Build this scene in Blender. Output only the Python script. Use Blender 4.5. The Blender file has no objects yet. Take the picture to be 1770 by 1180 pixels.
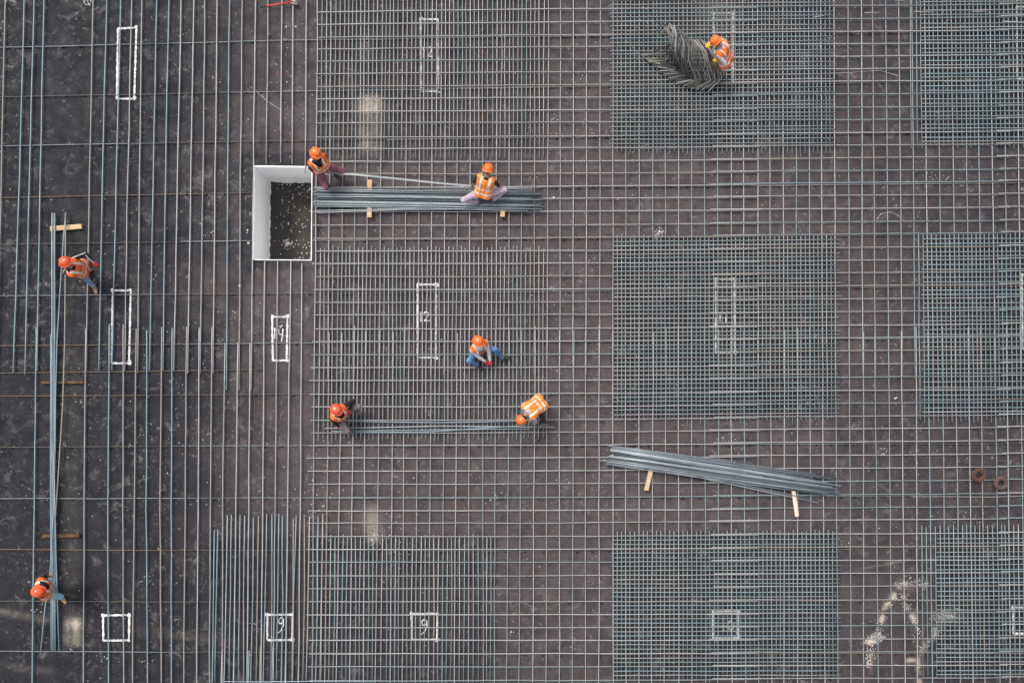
import bpy, bmesh, math, random
import numpy as np
from mathutils import Vector, Matrix, Quaternion
random.seed(7); rng = np.random.default_rng(7)
scene = bpy.context.scene
COL = scene.collection
R = math.radians

# ------------------------------------------------------------------ camera
PW, PH = 1770.0, 1180.0
FPX = 1481.0
CAM = Vector((0.0, 0.0, 20.0))
down_c = Vector((-85.0, -50.0, -FPX)).normalized()      # world "down" seen by the slightly tilted drone camera
Zr = -down_c
Xr = (Vector((1, 0, 0)) - Zr * Zr.x).normalized()
Yr = Zr.cross(Xr)
ROT = Matrix((Xr, Yr, Zr))                               # camera axes -> world axes
def at(px, py, z=0.0):
    """point of the place at height z that the survey photograph shows at px, py"""
    d = ROT @ Vector((px - PW / 2, PH / 2 - py, -FPX))
    t = (z - CAM.z) / d.z
    return CAM + d * t
def to_px(x, y, z=0.0):
    c = ROT.transposed() @ (Vector((x, y, z)) - CAM)
    return PW / 2 + c.x / -c.z * FPX, PH / 2 - c.y / -c.z * FPX
cd = bpy.data.cameras.new('camera'); cam = bpy.data.objects.new('camera', cd); COL.objects.link(cam)
cam.matrix_world = Matrix.Translation(CAM) @ ROT.to_4x4()
cd.sensor_width = 36; cd.lens = 36 * FPX / PW; cd.clip_start = 0.1; cd.clip_end = 1000
scene.camera = cam

# ------------------------------------------------------------------ light
SUN_EL, SUN_AZ = 58.0, 318.0         # azimuth clockwise from +Y: light comes from the upper left, overcast
w = bpy.data.worlds.new("World"); scene.world = w; w.use_nodes = True
nt = w.node_tree; nt.nodes.clear()
sky = nt.nodes.new('ShaderNodeTexSky'); sky.sky_type = 'NISHITA'; sky.sun_disc = False
sky.sun_elevation = R(SUN_EL); sky.sun_rotation = R(SUN_AZ)
sky.air_density = 1.0; sky.dust_density = 4.0; sky.ozone_density = 0.6
bg = nt.nodes.new('ShaderNodeBackground'); bg.inputs[1].default_value = 0.15
wo = nt.nodes.new('ShaderNodeOutputWorld')
hs = nt.nodes.new('ShaderNodeHueSaturation'); hs.inputs['Saturation'].default_value = 0.45     # thin overcast: greyer than a clear sky
nt.links.new(sky.outputs[0], hs.inputs['Color']); nt.links.new(hs.outputs[0], bg.inputs[0]); nt.links.new(bg.outputs[0], wo.inputs[0])
sl = bpy.data.lights.new('sun', 'SUN'); sl.energy = 1.2; sl.angle = R(12); sl.color = (1.0, 0.95, 0.88)
so = bpy.data.objects.new('sun', sl); COL.objects.link(so)
sd = Vector((math.sin(R(SUN_AZ)) * math.cos(R(SUN_EL)), math.cos(R(SUN_AZ)) * math.cos(R(SUN_EL)), math.sin(R(SUN_EL))))
so.rotation_euler = sd.to_track_quat('Z', 'Y').to_euler()
vs = scene.view_settings
vs.view_transform = 'Standard'; vs.look = 'None'; vs.gamma = 1; vs.exposure = 0.47; vs.use_curve_mapping = False
scene.render.engine = 'CYCLES'

# ------------------------------------------------------------------ materials
def lnk(t, a, b): t.links.new(a, b)
def mat(name, col, rough=0.6, metal=0.0, noise=0.0, nscale=8.0, col2=None, bump=0.0, bscale=40.0, coat=0.0):
    m = bpy.data.materials.new(name); m.use_nodes = True; t = m.node_tree; b = t.nodes['Principled BSDF']
    b.inputs['Roughness'].default_value = rough; b.inputs['Metallic'].default_value = metal
    if coat: b.inputs['Coat Weight'].default_value = coat
    tc = t.nodes.new('ShaderNodeTexCoord')
    n = t.nodes.new('ShaderNodeTexNoise'); n.inputs['Scale'].default_value = nscale; n.inputs['Detail'].default_value = 5
    lnk(t, tc.outputs['Object'], n.inputs['Vector'])
    r = t.nodes.new('ShaderNodeValToRGB')
    c2 = col2 if col2 else tuple(c * (1 - noise) for c in col)
    r.color_ramp.elements[0].position = 0.35; r.color_ramp.elements[1].position = 0.65
    r.color_ramp.elements[0].color = (*c2, 1); r.color_ramp.elements[1].color = (*col, 1)
    lnk(t, n.outputs['Fac'], r.inputs['Fac']); lnk(t, r.outputs['Color'], b.inputs['Base Color'])
    if bump:
        n2 = t.nodes.new('ShaderNodeTexNoise'); n2.inputs['Scale'].default_value = bscale; n2.inputs['Detail'].default_value = 4
        lnk(t, tc.outputs['Object'], n2.inputs['Vector'])
        bp = t.nodes.new('ShaderNodeBump'); bp.inputs['Strength'].default_value = bump; bp.inputs['Distance'].default_value = 0.01
        lnk(t, n2.outputs['Fac'], bp.inputs['Height']); lnk(t, bp.outputs['Normal'], b.inputs['Normal'])
    return m
M = {}
M['grey'] = mat('steel_grey', (0.37, 0.37, 0.36), 0.5, 0.15, col2=(0.26, 0.26, 0.255), nscale=1.3)
M['pale'] = mat('steel_pale', (0.45, 0.45, 0.445), 0.5, 0.15, col2=(0.33, 0.335, 0.335), nscale=1.6)
M['blue'] = mat('steel_blue', (0.29, 0.38, 0.415), 0.5, 0.15, col2=(0.185, 0.265, 0.30), nscale=1.2)
M['green'] = mat('steel_green', (0.27, 0.325, 0.325), 0.5, 0.15, col2=(0.195, 0.245, 0.25), nscale=1.3)
M['tan'] = mat('steel_tan', (0.34, 0.30, 0.24), 0.6, 0.1, col2=(0.28, 0.275, 0.265), nscale=0.9)
M['rusty'] = mat('steel_rusty', (0.20, 0.115, 0.05), 0.75, 0.0, col2=(0.14, 0.13, 0.115), nscale=0.8)
M['dark'] = mat('steel_dark', (0.085, 0.088, 0.09), 0.55, 0.1, col2=(0.12, 0.09, 0.06), nscale=0.7)
M['slate'] = mat('steel_slate', (0.23, 0.265, 0.285), 0.42, 0.3, col2=(0.17, 0.20, 0.215), nscale=2.5)
M['slate2'] = mat('steel_slate_light', (0.42, 0.465, 0.48), 0.42, 0.3, col2=(0.30, 0.34, 0.355), nscale=2.5)
M['slate3'] = mat('steel_slate_dark', (0.06, 0.072, 0.08), 0.5, 0.3, col2=(0.10, 0.12, 0.13), nscale=2.5)
M['olive'] = mat('steel_olive', (0.34, 0.33, 0.24), 0.6, 0.1, col2=(0.20, 0.19, 0.15), nscale=3)
M['brownsteel'] = mat('steel_brown', (0.38, 0.36, 0.33), 0.55, 0.2, col2=(0.20, 0.19, 0.175), nscale=4)
M['block'] = mat('spacer_black', (0.02, 0.02, 0.022), 0.8)
M['paint'] = mat('white_spray_paint', (0.84, 0.82, 0.80), 0.8, col2=(0.50, 0.48, 0.47), nscale=7)
M['faint'] = mat('worn_white_paint', (0.74, 0.72, 0.66), 0.85, col2=(0.22, 0.21, 0.19), nscale=6)
M['chalk'] = mat('thin_white_chalk', (0.50, 0.48, 0.46), 0.9, col2=(0.22, 0.21, 0.20), nscale=14)
M['redpaint'] = mat('red_paint', (0.5, 0.03, 0.03), 0.7)
M['foam'] = mat('white_foam_board', (0.95, 0.945, 0.93), 0.8, col2=(0.92, 0.915, 0.90), nscale=1.2, bump=0.2)
M['wood'] = mat('pale_timber', (0.62, 0.43, 0.24), 0.75, col2=(0.50, 0.33, 0.17), nscale=9, bump=0.3)
M['wood2'] = mat('dark_timber', (0.13, 0.065, 0.02), 0.8, col2=(0.03, 0.018, 0.010), nscale=7, bump=0.3)
M['wood3'] = mat('bleached_timber', (0.74, 0.62, 0.52), 0.75, col2=(0.62, 0.44, 0.34), nscale=9, bump=0.3)
M['coil'] = mat('rusty_wire', (0.14, 0.055, 0.032), 0.8, col2=(0.07, 0.05, 0.045), nscale=9)
M['coil2'] = mat('grey_rusty_wire', (0.12, 0.105, 0.10), 0.7, col2=(0.15, 0.06, 0.032), nscale=9)
M['redtool'] = mat('red_lacquer', (0.75, 0.05, 0.04), 0.35, coat=0.3, noise=0.2)
M['rubber'] = mat('black_rubber', (0.015, 0.015, 0.015), 0.7)
M['jaw'] = mat('tool_steel', (0.45, 0.43, 0.36), 0.35, 0.6, noise=0.4, nscale=30)
M['crumb'] = mat('white_crumb', (0.75, 0.73, 0.70), 0.9)
M['crumb2'] = mat('grey_brown_crumb', (0.30, 0.25, 0.19), 0.9, noise=0.4)

def ground_material():
    m = bpy.data.materials.new('bitumen_membrane'); m.use_nodes = True; t = m.node_tree; b = t.nodes['Principled BSDF']
    N = t.nodes.new
    tc = N('ShaderNodeTexCoord')
    at_ = N('ShaderNodeAttribute'); at_.attribute_name = 'dirt_shade'
    sep = N('ShaderNodeSeparateColor'); lnk(t, at_.outputs['Color'], sep.inputs[0])
    def noise(scale, det=5, rough=0.55, dist=0.0, sc=None):
        n = N('ShaderNodeTexNoise'); n.inputs['Scale'].default_value = scale; n.inputs['Detail'].default_value = det
        n.inputs['Roughness'].default_value = rough; n.inputs['Distortion'].default_value = dist
        if sc:
            mp = N('ShaderNodeMapping'); mp.inputs['Scale'].default_value = sc
            lnk(t, tc.outputs['Object'], mp.inputs['Vector']); lnk(t, mp.outputs[0], n.inputs['Vector'])
        else: lnk(t, tc.outputs['Object'], n.inputs['Vector'])
        return n.outputs['Fac']
    def mr(v, a, b_, c=0.0, d=1.0):
        n = N('ShaderNodeMapRange'); n.inputs[1].default_value = a; n.inputs[2].default_value = b_
        n.inputs[3].default_value = c; n.inputs[4].default_value = d; lnk(t, v, n.inputs[0]); return n.outputs[0]
    def ma(op, a, b_):
        n = N('ShaderNodeMath'); n.operation = op
        for i, v in enumerate((a, b_)):
            if isinstance(v, (int, float)): n.inputs[i].default_value = v
            else: lnk(t, v, n.inputs[i])
        n.use_clamp = op in ('ADD',) ; return n.outputs[0]
    def mix(f, a, b_, mode='MIX'):
        n = N('ShaderNodeMix'); n.data_type = 'RGBA'; n.blend_type = mode
        if isinstance(f, (int, float)): n.inputs[0].default_value = f
        else: lnk(t, f, n.inputs[0])
        for i, v in ((6, a), (7, b_)):
            if isinstance(v, tuple): n.inputs[i].default_value = (*v, 1)
            else: lnk(t, v, n.inputs[i])
        return n.outputs[2]
    # slow tone changes, dust film, smudges, specks
    base = mix(mr(noise(0.7, 4), 0.35, 0.65), (0.0072, 0.0078, 0.0122), (0.0125, 0.0132, 0.019))
    dust_shade = ma('MULTIPLY', sep.outputs[0], mr(noise(2.6, 7, 0.65), 0.32, 0.68, 0.45, 1.4))
    c = mix(dust_shade, base, (0.076, 0.061, 0.063))
    streak = mr(noise(1.0, 4, 0.6, 0, (5.0, 0.35, 1)), 0.35, 0.7, 0.88, 1.14)
    c = mix(1.0, c, mix(streak, (0, 0, 0), (1, 1, 1)), 'MULTIPLY')
    rust = ma('MULTIPLY', mr(noise(1.9, 6, 0.65, 0.3), 0.50, 0.66), mr(sep.outputs[0], 0.0, 0.6, 0.06, 0.5))
    c = mix(rust, c, (0.058, 0.040, 0.031))
    # soft footprint-like smudges
    sm = ma('MULTIPLY', mr(noise(3.4, 6, 0.72, 0.5), 0.54, 0.66), mr(noise(0.45, 2), 0.40, 0.60, 0.15, 1.0))
    sm = ma('MULTIPLY', sm, mr(sep.outputs[2], 0.0, 1.0, 0.45, 1.0))
    c = mix(ma('MULTIPLY', sm, 0.7), c, (0.17, 0.16, 0.155))
    sm2 = ma('MULTIPLY', mr(noise(9.0, 5, 0.75, 0.7), 0.59, 0.68), mr(noise(0.8, 2), 0.44, 0.60))
    c = mix(ma('MULTIPLY', sm2, 0.85), c, (0.30, 0.27, 0.245))
    sm3 = ma('MULTIPLY', mr(noise(24.0, 4, 0.7, 0.4), 0.60, 0.70), mr(noise(1.1, 3), 0.46, 0.60))
    c = mix(ma('MULTIPLY', sm3, 0.6), c, (0.33, 0.29, 0.26))
    # specks of splashed mortar
    v = N('ShaderNodeTexVoronoi'); v.inputs['Scale'].default_value = 4.5; lnk(t, tc.outputs['Object'], v.inputs['Vector'])
    sp = ma('MULTIPLY', mr(v.outputs['Distance'], 0.05, 0.10, 1, 0), mr(noise(1.3, 2), 0.48, 0.52))
    c = mix(ma('MULTIPLY', sp, 0.6), c, (0.38, 0.35, 0.31))
    # pale stains with their own shapes
    st = ma('MULTIPLY', sep.outputs[1], mr(noise(7.0, 6, 0.75), 0.30, 0.60, 0.30, 1.0))
    c = mix(st, c, (0.54, 0.46, 0.36))
    lnk(t, c, b.inputs['Base Color'])
    lnk(t, mr(noise(3, 4), 0.3, 0.7, 0.62, 0.9), b.inputs['Roughness'])
    b.inputs['Specular IOR Level'].default_value = 0.35
    bp = N('ShaderNodeBump'); bp.inputs['Strength'].default_value = 0.35; bp.inputs['Distance'].default_value = 0.02
    lnk(t, noise(5, 8, 0.7), bp.inputs['Height']); lnk(t, bp.outputs[0], b.inputs['Normal'])
    return m
M['ground'] = ground_material()

# ------------------------------------------------------------------ helpers
def link(name, me, parent=None, m=None):
    o = bpy.data.objects.new(name, me); COL.objects.link(o)
    if parent is not None: o.parent = parent
    if m is not None and me is not None and not me.materials: me.materials.append(m)
    return o
def empty(name, loc, label=None, cat=None, group=None):
    o = bpy.data.objects.new(name, None); o.location = loc; o.empty_display_size = 0.2; COL.objects.link(o)
    if label: o['label'] = label
    if cat: o['category'] = cat
    if group: o['group'] = group
    return o
def adopt(o, root):
    o.parent = root; o.matrix_parent_inverse = Matrix.Translation(-root.location)
    return o
def tag(o, label, cat, group=None):
    o['label'] = label; o['category'] = cat
    if group: o['group'] = group
    return o
def tube_mesh(pts, r, sides=6, name='tube', radii=None, closed=False):
    pts = [Vector(p) for p in pts]; n = len(pts); vs_, fs = [], []
    up = Vector((0, 0, 1))
    for i, p in enumerate(pts):
        a = pts[(i - 1) % n] if (closed or i > 0) else pts[i]; b = pts[(i + 1) % n] if (closed or i < n - 1) else pts[i]
        d = (b - a).normalized()
        ref = up if abs(d.z) < 0.9 else Vector((1, 0, 0))
        x = d.cross(ref).normalized(); y = x.cross(d)
        rr = radii[i] if radii else r
        for k in range(sides):
            an = 2 * math.pi * (k + 0.5) / sides
            vs_.append(p + x * (rr * math.cos(an)) + y * (rr * math.sin(an)))
    for i in range(n if closed else n - 1):
        j = (i + 1) % n
        for k in range(sides):
            k2 = (k + 1) % sides
            fs.append((i * sides + k, i * sides + k2, j * sides + k2, j * sides + k))
    if not closed:
        fs.append(tuple(range(sides))[::-1]); fs.append(tuple((n - 1) * sides + k for k in range(sides)))
    me = bpy.data.meshes.new(name); me.from_pydata([tuple(v) for v in vs_], [], fs)
    me.polygons.foreach_set('use_smooth', [True] * len(fs)); me.update()
    return me
def bar(name, pts, r, m, root=None, wig=0.004, step=0.9):
    """a rebar: points in world space, resampled with a little waviness"""
    P = [Vector(p) for p in pts]; out = []
    for a, b in zip(P[:-1], P[1:]):
        L = (b - a).length; n = max(1, int(L / step))
        for i in range(n): out.append(a.lerp(b, i / n))
    out.append(P[-1])
    o0 = out[0].copy(); res = []
    ph = random.random() * 6
    for i, p in enumerate(out):
        d = (P[-1] - P[0]).normalized(); s = d.cross(Vector((0, 0, 1)))
        if s.length > 0.1 and 0 < i < len(out) - 1: p = p + s.normalized() * random.gauss(0, wig)
        res.append(p - o0)
    me = tube_mesh(res, r, 6, name); me.materials.append(m)
    o = bpy.data.objects.new(name, me); COL.objects.link(o)
    if root is not None:
        o.parent = root; o.location = o0 - root.location
    else: o.location = o0
    return o
def box_mesh(sx, sy, sz, bev=0.004, name='box', jitter=0.0):
    bm = bmesh.new(); bmesh.ops.create_cube(bm, size=1)
    for v in bm.verts:
        v.co = Vector((v.co.x * sx, v.co.y * sy, v.co.z * sz))
        if jitter: v.co += Vector([random.uniform(-jitter, jitter) for _ in range(3)])
    if bev: bmesh.ops.bevel(bm, geom=bm.edges[:], offset=bev, segments=1, affect='EDGES')
    me = bpy.data.meshes.new(name); bm.to_mesh(me); bm.free(); return me
def lerp(a, b, t): return a + (b - a) * t
def sst(a, b, x):
    t = np.clip((x - a) / (b - a), 0, 1); return t * t * (3 - 2 * t)

# ------------------------------------------------------------------ ground with the pit opening
pc = [at(439, 287), at(540.5, 287), at(539, 450), at(436, 450)]
PX0, PX1 = (pc[0].x + pc[3].x) / 2, (pc[1].x + pc[2].x) / 2
PY0, PY1 = (pc[2].y + pc[3].y) / 2, (pc[0].y + pc[1].y) / 2
PIT_D = 1.5
g0, g1 = at(-60, 1240), at(1840, -60)
GX0, GX1, GY0, GY1 = g0.x - 0.6, g1.x + 0.6, g0.y - 0.6, g1.y + 0.6
def vnoise(X, Y, s, seed):
    r_ = np.random.default_rng(seed); G = r_.random((256, 256))
    x = X / s + 60; y = Y / s + 60; xi = np.floor(x).astype(int); yi = np.floor(y).astype(int); fx = x - xi; fy = y - yi
    fx = fx * fx * (3 - 2 * fx); fy = fy * fy * (3 - 2 * fy)
    g = lambda a, b: G[a % 256, b % 256]
    return (g(xi, yi) * (1 - fx) + g(xi + 1, yi) * fx) * (1 - fy) + (g(xi, yi + 1) * (1 - fx) + g(xi + 1, yi + 1) * fx) * fy
def seg_dist(U, V, pts):
    d = np.full(U.shape, 1e9)
    for (x0, y0), (x1, y1) in zip(pts[:-1], pts[1:]):
        dx, dy = x1 - x0, y1 - y0; L = dx * dx + dy * dy + 1e-9
        t = np.clip(((U - x0) * dx + (V - y0) * dy) / L, 0, 1)
        d = np.minimum(d, np.hypot(U - x0 - t * dx, V - y0 - t * dy))
    return d
def build_ground():
    st = 0.045
    xs = sorted(set(list(np.arange(GX0, GX1, st)) + [PX0, PX1])); ys = sorted(set(list(np.arange(GY0, GY1, st)) + [PY0, PY1]))
    def clean(a, keep):
        out = []
        for v in a:
            if v in keep: 
                if out and v - out[-1] < 0.012 and out[-1] not in keep: out.pop()
                out.append(v)
            elif not out or v - out[-1] > 0.012: out.append(v)
        return np.array(out)
    xs = clean(xs, (PX0, PX1)); ys = clean(ys, (PY0, PY1))
    nx, ny = len(xs), len(ys)
    X, Y = np.meshgrid(xs, ys); 
    co = np.zeros((nx * ny, 3)); co[:, 0] = X.ravel(); co[:, 1] = Y.ravel()
    i, j = np.meshgrid(np.arange(nx - 1), np.arange(ny - 1))
    cx = (xs[i] + xs[i + 1]) / 2; cy = (ys[j] + ys[j + 1]) / 2
    keep = ~((cx > PX0) & (cx < PX1) & (cy > PY0) & (cy < PY1))
    i, j = i[keep], j[keep]
    q = np.stack([j * nx + i, j * nx + i + 1, (j + 1) * nx + i + 1, (j + 1) * nx + i], 1)
    # outer apron to the horizon
    e = 160.0
    ext = np.array([[-e, -e, 0], [e, -e, 0], [e, e, 0], [-e, e, 0]], float)
    base = len(co); co = np.vstack([co, ext])
    c00, c10, c11, c01 = 0, nx - 1, ny * nx - 1, (ny - 1) * nx
    bot = list(range(0, nx)); right = [k * nx + nx - 1 for k in range(ny)]; top = [(ny - 1) * nx + k for k in range(nx - 1, -1, -1)]; left = [k * nx for k in range(ny - 1, -1, -1)]
    extra = [[base, base + 1] + bot[::-1], [base + 1, base + 2] + right[::-1], [base + 2, base + 3] + top[::-1], [base + 3, base] + left[::-1]]
    me = bpy.data.meshes.new('ground'); me.from_pydata(co.tolist(), [], q.tolist() + extra); me.update()
    # layout coordinates
    Rm = np.array(ROT); C = np.array(CAM)
    cc = (co - C) @ Rm      # = ROT^T @ v
    U = PW / 2 + cc[:, 0] / -cc[:, 2] * FPX; V = PH / 2 - cc[:, 1] / -cc[:, 2] * FPX
    n1 = vnoise(U, V, 60, 1); n2 = vnoise(U, V, 19, 2); n3 = vnoise(U, V, 150, 3); n4 = vnoise(U, V, 7, 4)
    # trodden dust: thick in the middle of the site, little at the far left
    d = sst(250, 600, U + (n1 - .5) * 90) * (1 - 0.58 * sst(1150, 1800, U + (n3 - .5) * 160))
    d *= 1 - 0.30 * sst(900, 1200, V) - 0.35 * (1 - sst(-60, 280, V))  # darker right, top and bottom edges: lens vignetting painted into the membrane colour
    d += 0.55 * np.exp(-((V - 500) / 40) ** 2) * sst(180, 330, U) * (1 - sst(480, 600, U)) * n2 * 1.4
    d += 0.03 * sst(0, 250, U)
    d -= 0.5 * np.exp(-((V - 480) / 60) ** 2) * 0
    def rect(x0, x1, y0, y1, so=7):
        uu = U + (n2 - .5) * 14; vv = V + (n4 - .5) * 8
        return sst(x0 - so, x0 + so, uu) * (1 - sst(x1 - so, x1 + so, uu)) * sst(y0 - so, y0 + so, vv) * (1 - sst(y1 - so, y1 + so, vv))
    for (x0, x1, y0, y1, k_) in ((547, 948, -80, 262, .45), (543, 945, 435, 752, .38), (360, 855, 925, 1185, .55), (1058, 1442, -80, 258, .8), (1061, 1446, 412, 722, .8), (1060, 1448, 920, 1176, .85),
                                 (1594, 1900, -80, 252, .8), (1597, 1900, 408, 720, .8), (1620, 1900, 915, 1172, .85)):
        d *= 1 - k_ * rect(x0, x1, y0, y1)          # membrane darkened where the mats lie: their shade painted into its colour
    dx = np.maximum(np.maximum(420 - U, U - 549), 0); dy = np.maximum(np.maximum(268 - V, V - 463), 0)
    inside = (dx + dy) < 3 + 3 * n4
    d = np.where(inside, d * 0.35, d)                        # fresh bitumen collar round the pit
    d *= 0.86 + 0.28 * n2
    s = np.zeros_like(U)
    def box(x0, x1, y0, y1, soft, a, br=0.0):
        m_ = sst(x0 - soft, x0 + soft, U) * (1 - sst(x1 - soft, x1 + soft, U)) * sst(y0 - soft, y0 + soft, V) * (1 - sst(y1 - soft, y1 + soft, V))
        nn = (1 - br) + br * vnoise(U, V * 0.04, 2.4, int(x0))
        return a * m_ * nn
    def blob(x, y, rx, ry, a): return a * np.exp(-((U - x) / rx) ** 2 - ((V - y) / ry) ** 2)
    s += blob(640, 180, 17, 13, 0.95) + box(622, 658, 176, 262, 12, 0.30, .6) + blob(630, 246, 8, 12, 0.35) + box(620, 640, 60, 110, 6, 0.16, .6)
    s += box(630, 655, 872, 922, 6, .18, .4) + blob(645, 930, 9, 7, 0.6) + blob(644, 905, 14, 20, .25)
    s += box(112, 140, 1072, 1116, 6, 0.36, .8) + blob(128, 1076, 11, 9, .6) + box(112, 138, 600, 1118, 9, 0.035, .4)
    s += 0.16 * np.exp(-(seg_dist(U, V, [(0, 1056), (40, 1063), (85, 1072)]) / 6) ** 2) * (0.3 + n4)
    s += 0.07 * np.exp(-(seg_dist(U, V, [(0, 1148), (40, 1153), (90, 1158)]) / 6) ** 2) * (0.3 + n4)
    s += 0.06 * np.exp(-(seg_dist(U, V, [(230, 1085), (330, 1100), (420, 1112)]) / 9) ** 2) * (0.3 + n4)
    arcs = [[(1508, 1108), (1520, 1085), (1530, 1050), (1545, 1030), (1552, 1012), (1575, 1005), (1600, 1012)],
            [(1548, 1030), (1565, 1032), (1572, 1055), (1585, 1080), (1590, 1095)], [(1590, 1125), (1600, 1110), (1615, 1095), (1622, 1085)],
            [(1500, 1108), (1525, 1098)], [(1500, 1170), (1506, 1130)], [(1590, 1180), (1586, 1140), (1570, 1140)]]
    for k, a_ in enumerate(arcs): s += 0.75 * np.exp(-(seg_dist(U, V, a_) / 4.5) ** 2) * np.clip(n4 * 3 - 1.2, 0, 1) * np.clip(n2 * 2.4 - .5, .15, 1)
    s += blob(1637, 1065, 18, 12, .3) * n4 * 1.5 + blob(1562, 1012, 20, 8, .2) * n4
    s += 0.5 * np.exp(-(seg_dist(U, V, [(1475, 985), (1530, 975), (1572, 966)]) / 1.5) ** 2) * n2
    s += 0.16 * np.exp(-(seg_dist(U, V, [(1240, 20), (1240, 20)]) / 30) ** 2)
    f = np.clip(n3 * 1.5 - .2 + 0.5 * sst(900, 1180, V), 0, 1)     # where the smudges gather
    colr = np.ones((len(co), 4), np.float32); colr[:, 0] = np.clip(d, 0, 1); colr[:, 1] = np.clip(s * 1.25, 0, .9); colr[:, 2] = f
    a = me.color_attributes.new('dirt_shade', 'FLOAT_COLOR', 'POINT'); a.data.foreach_set('color', colr.ravel())
    me.materials.append(M['ground'])
    o = link('ground', me); o['kind'] = 'structure'; o['label'] = 'black waterproofing membrane dusted brown in the middle'
    return o
ground = build_ground()

# pit lined with white board
pit = empty('pit', ((PX0 + PX1) / 2, (PY0 + PY1) / 2, -PIT_D), 'white lined rectangular pit sunk into the dark floor beside the long rebar pile', 'pit')
def panel(x0, x1, y0, y1, z0, z1, name, m, segs=16, rag=0.006):
    bm = bmesh.new(); bmesh.ops.create_cube(bm, size=1)
    for v in bm.verts: v.co = Vector((lerp(x0, x1, v.co.x + .5), lerp(y0, y1, v.co.y + .5), lerp(z0, z1, v.co.z + .5)))
    long_x = (x1 - x0) > (y1 - y0)
    es = [e for e in bm.edges if abs((e.verts[0].co - e.verts[1].co)[0 if long_x else 1]) > 0.3]
    bmesh.ops.subdivide_edges(bm, edges=es, cuts=segs, use_grid_fill=True)
    for v in bm.verts:
        if v.co.z > z1 - 1e-4: v.co.z += random.uniform(-rag, rag)
    me = bpy.data.meshes.new(name); bm.to_mesh(me); bm.free(); me.materials.append(m)
    o = bpy.data.objects.new(name, me); COL.objects.link(o); adopt(o, pit); return o
T = 0.035
panel(PX0 + .001, PX0 + T, PY0 + .001, PY1 - .001, -PIT_D, 0.02, 'wall_panel', M['foam'])
panel(PX1 - .02, PX1 - .001, PY0 + .001, PY1 - .001, -PIT_D, 0.02, 'wall_panel', M['foam'])
panel(PX0 + T + .001, PX1 - .021, PY1 - T, PY1 - .001, -PIT_D, 0.02, 'wall_panel', M['foam'])
panel(PX0 + T + .001, PX1 - .021, PY0 + .001, PY0 + .02, -PIT_D, 0.012, 'wall_panel', M['foam'])
panel(PX0 + .002, PX1 - .002, PY0 + .002, PY1 - .002, -PIT_D - .06, -PIT_D - .001, 'floor_slab', mat('pit_floor', (0.020, 0.020, 0.021), .8, col2=(0.042, 0.037, 0.031), nscale=2.2), 4)
# ragged foam skirting where the boards meet the pit floor
def ragged(pts, w_, z, name, root, m, h=0.03):
    vs_, fs = [], []
    P = []
    for a, b in zip(pts[:-1], pts[1:]):
        n = max(2, int((b - a).length / 0.05))
        for k in range(n): P.append(a.lerp(b, k / n))
    P.append(pts[-1])
    for k, p in enumerate(P):
        d = (P[min(k + 1, len(P) - 1)] - P[max(k - 1, 0)]).normalized(); s = Vector((-d.y, d.x, 0))
        ww = w_ * random.uniform(0.3, 1.3)
        vs_ += [p + Vector((0, 0, z)), p + Vector((0, 0, z + h)), p + s * ww + Vector((0, 0, z + h * .7)), p + s * ww + Vector((0, 0, z))]
        if k:
            a = (k - 1) * 4; b = k * 4
            for q in range(3): fs.append((a + q, a + q + 1, b + q + 1, b + q))
    me = bpy.data.meshes.new(name); me.from_pydata([tuple(v) for v in vs_], [], fs); me.materials.append(m)
    o = bpy.data.objects.new(name, me); COL.objects.link(o); adopt(o, root); return o
ragged([Vector((PX1 - T - .002, PY1 - T - .002, 0)), Vector((PX0 + T + .002, PY1 - T - .002, 0))], 0.035, -PIT_D + .002, 'foam_edge', pit, M['crumb'])
ragged([Vector((PX0 + T + .002, PY1 - T - .004, 0)), Vector((PX0 + T + .002, PY0 + T, 0))], 0.03, -PIT_D + .004, 'foam_edge', pit, M['crumb'])
def crumbs(name, pts, smin, smax, m, root=None):
    vs_, fs = [], []
    for p in pts:
        s = random.uniform(smin, smax); a0 = random.random() * 6; n = 5; b = len(vs_)
        for k in range(n):
            a = a0 + k * 2 * math.pi / n; rr = s * random.uniform(.5, 1.1)
            vs_.append((p[0] + rr * math.cos(a), p[1] + rr * math.sin(a), p[2]))
        vs_.append((p[0], p[1], p[2] + s * .6))
        for k in range(n): fs.append((b + k, b + (k + 1) % n, b + n))
    me = bpy.data.meshes.new(name); me.from_pydata(vs_, [], fs); me.materials.append(m)
    o = bpy.data.objects.new(name, me); COL.objects.link(o)
    if root: adopt(o, root)
    o['kind'] = 'stuff'; return o
pp = []
for k in range(260):
    u = random.choice([(.45, .75, .16, .17), (.35, .25, .05, .03), (.7, .2, .16, .14), (.5, .6, .3, .3), (.75, .9, .1, .05)])
    x = PX0 + T + .03 + (PX1 - PX0 - .14) * min(.98, max(.02, random.gauss(u[0], u[2]))); y = PY0 + T + .05 + (PY1 - PY0 - .16) * min(.98, max(.02, random.gauss(u[1], u[3])))
    pp.append((x, y, -PIT_D + .001))
crumbs('foam_crumbs', pp, 0.005, 0.022, M['crumb'], pit)

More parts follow.
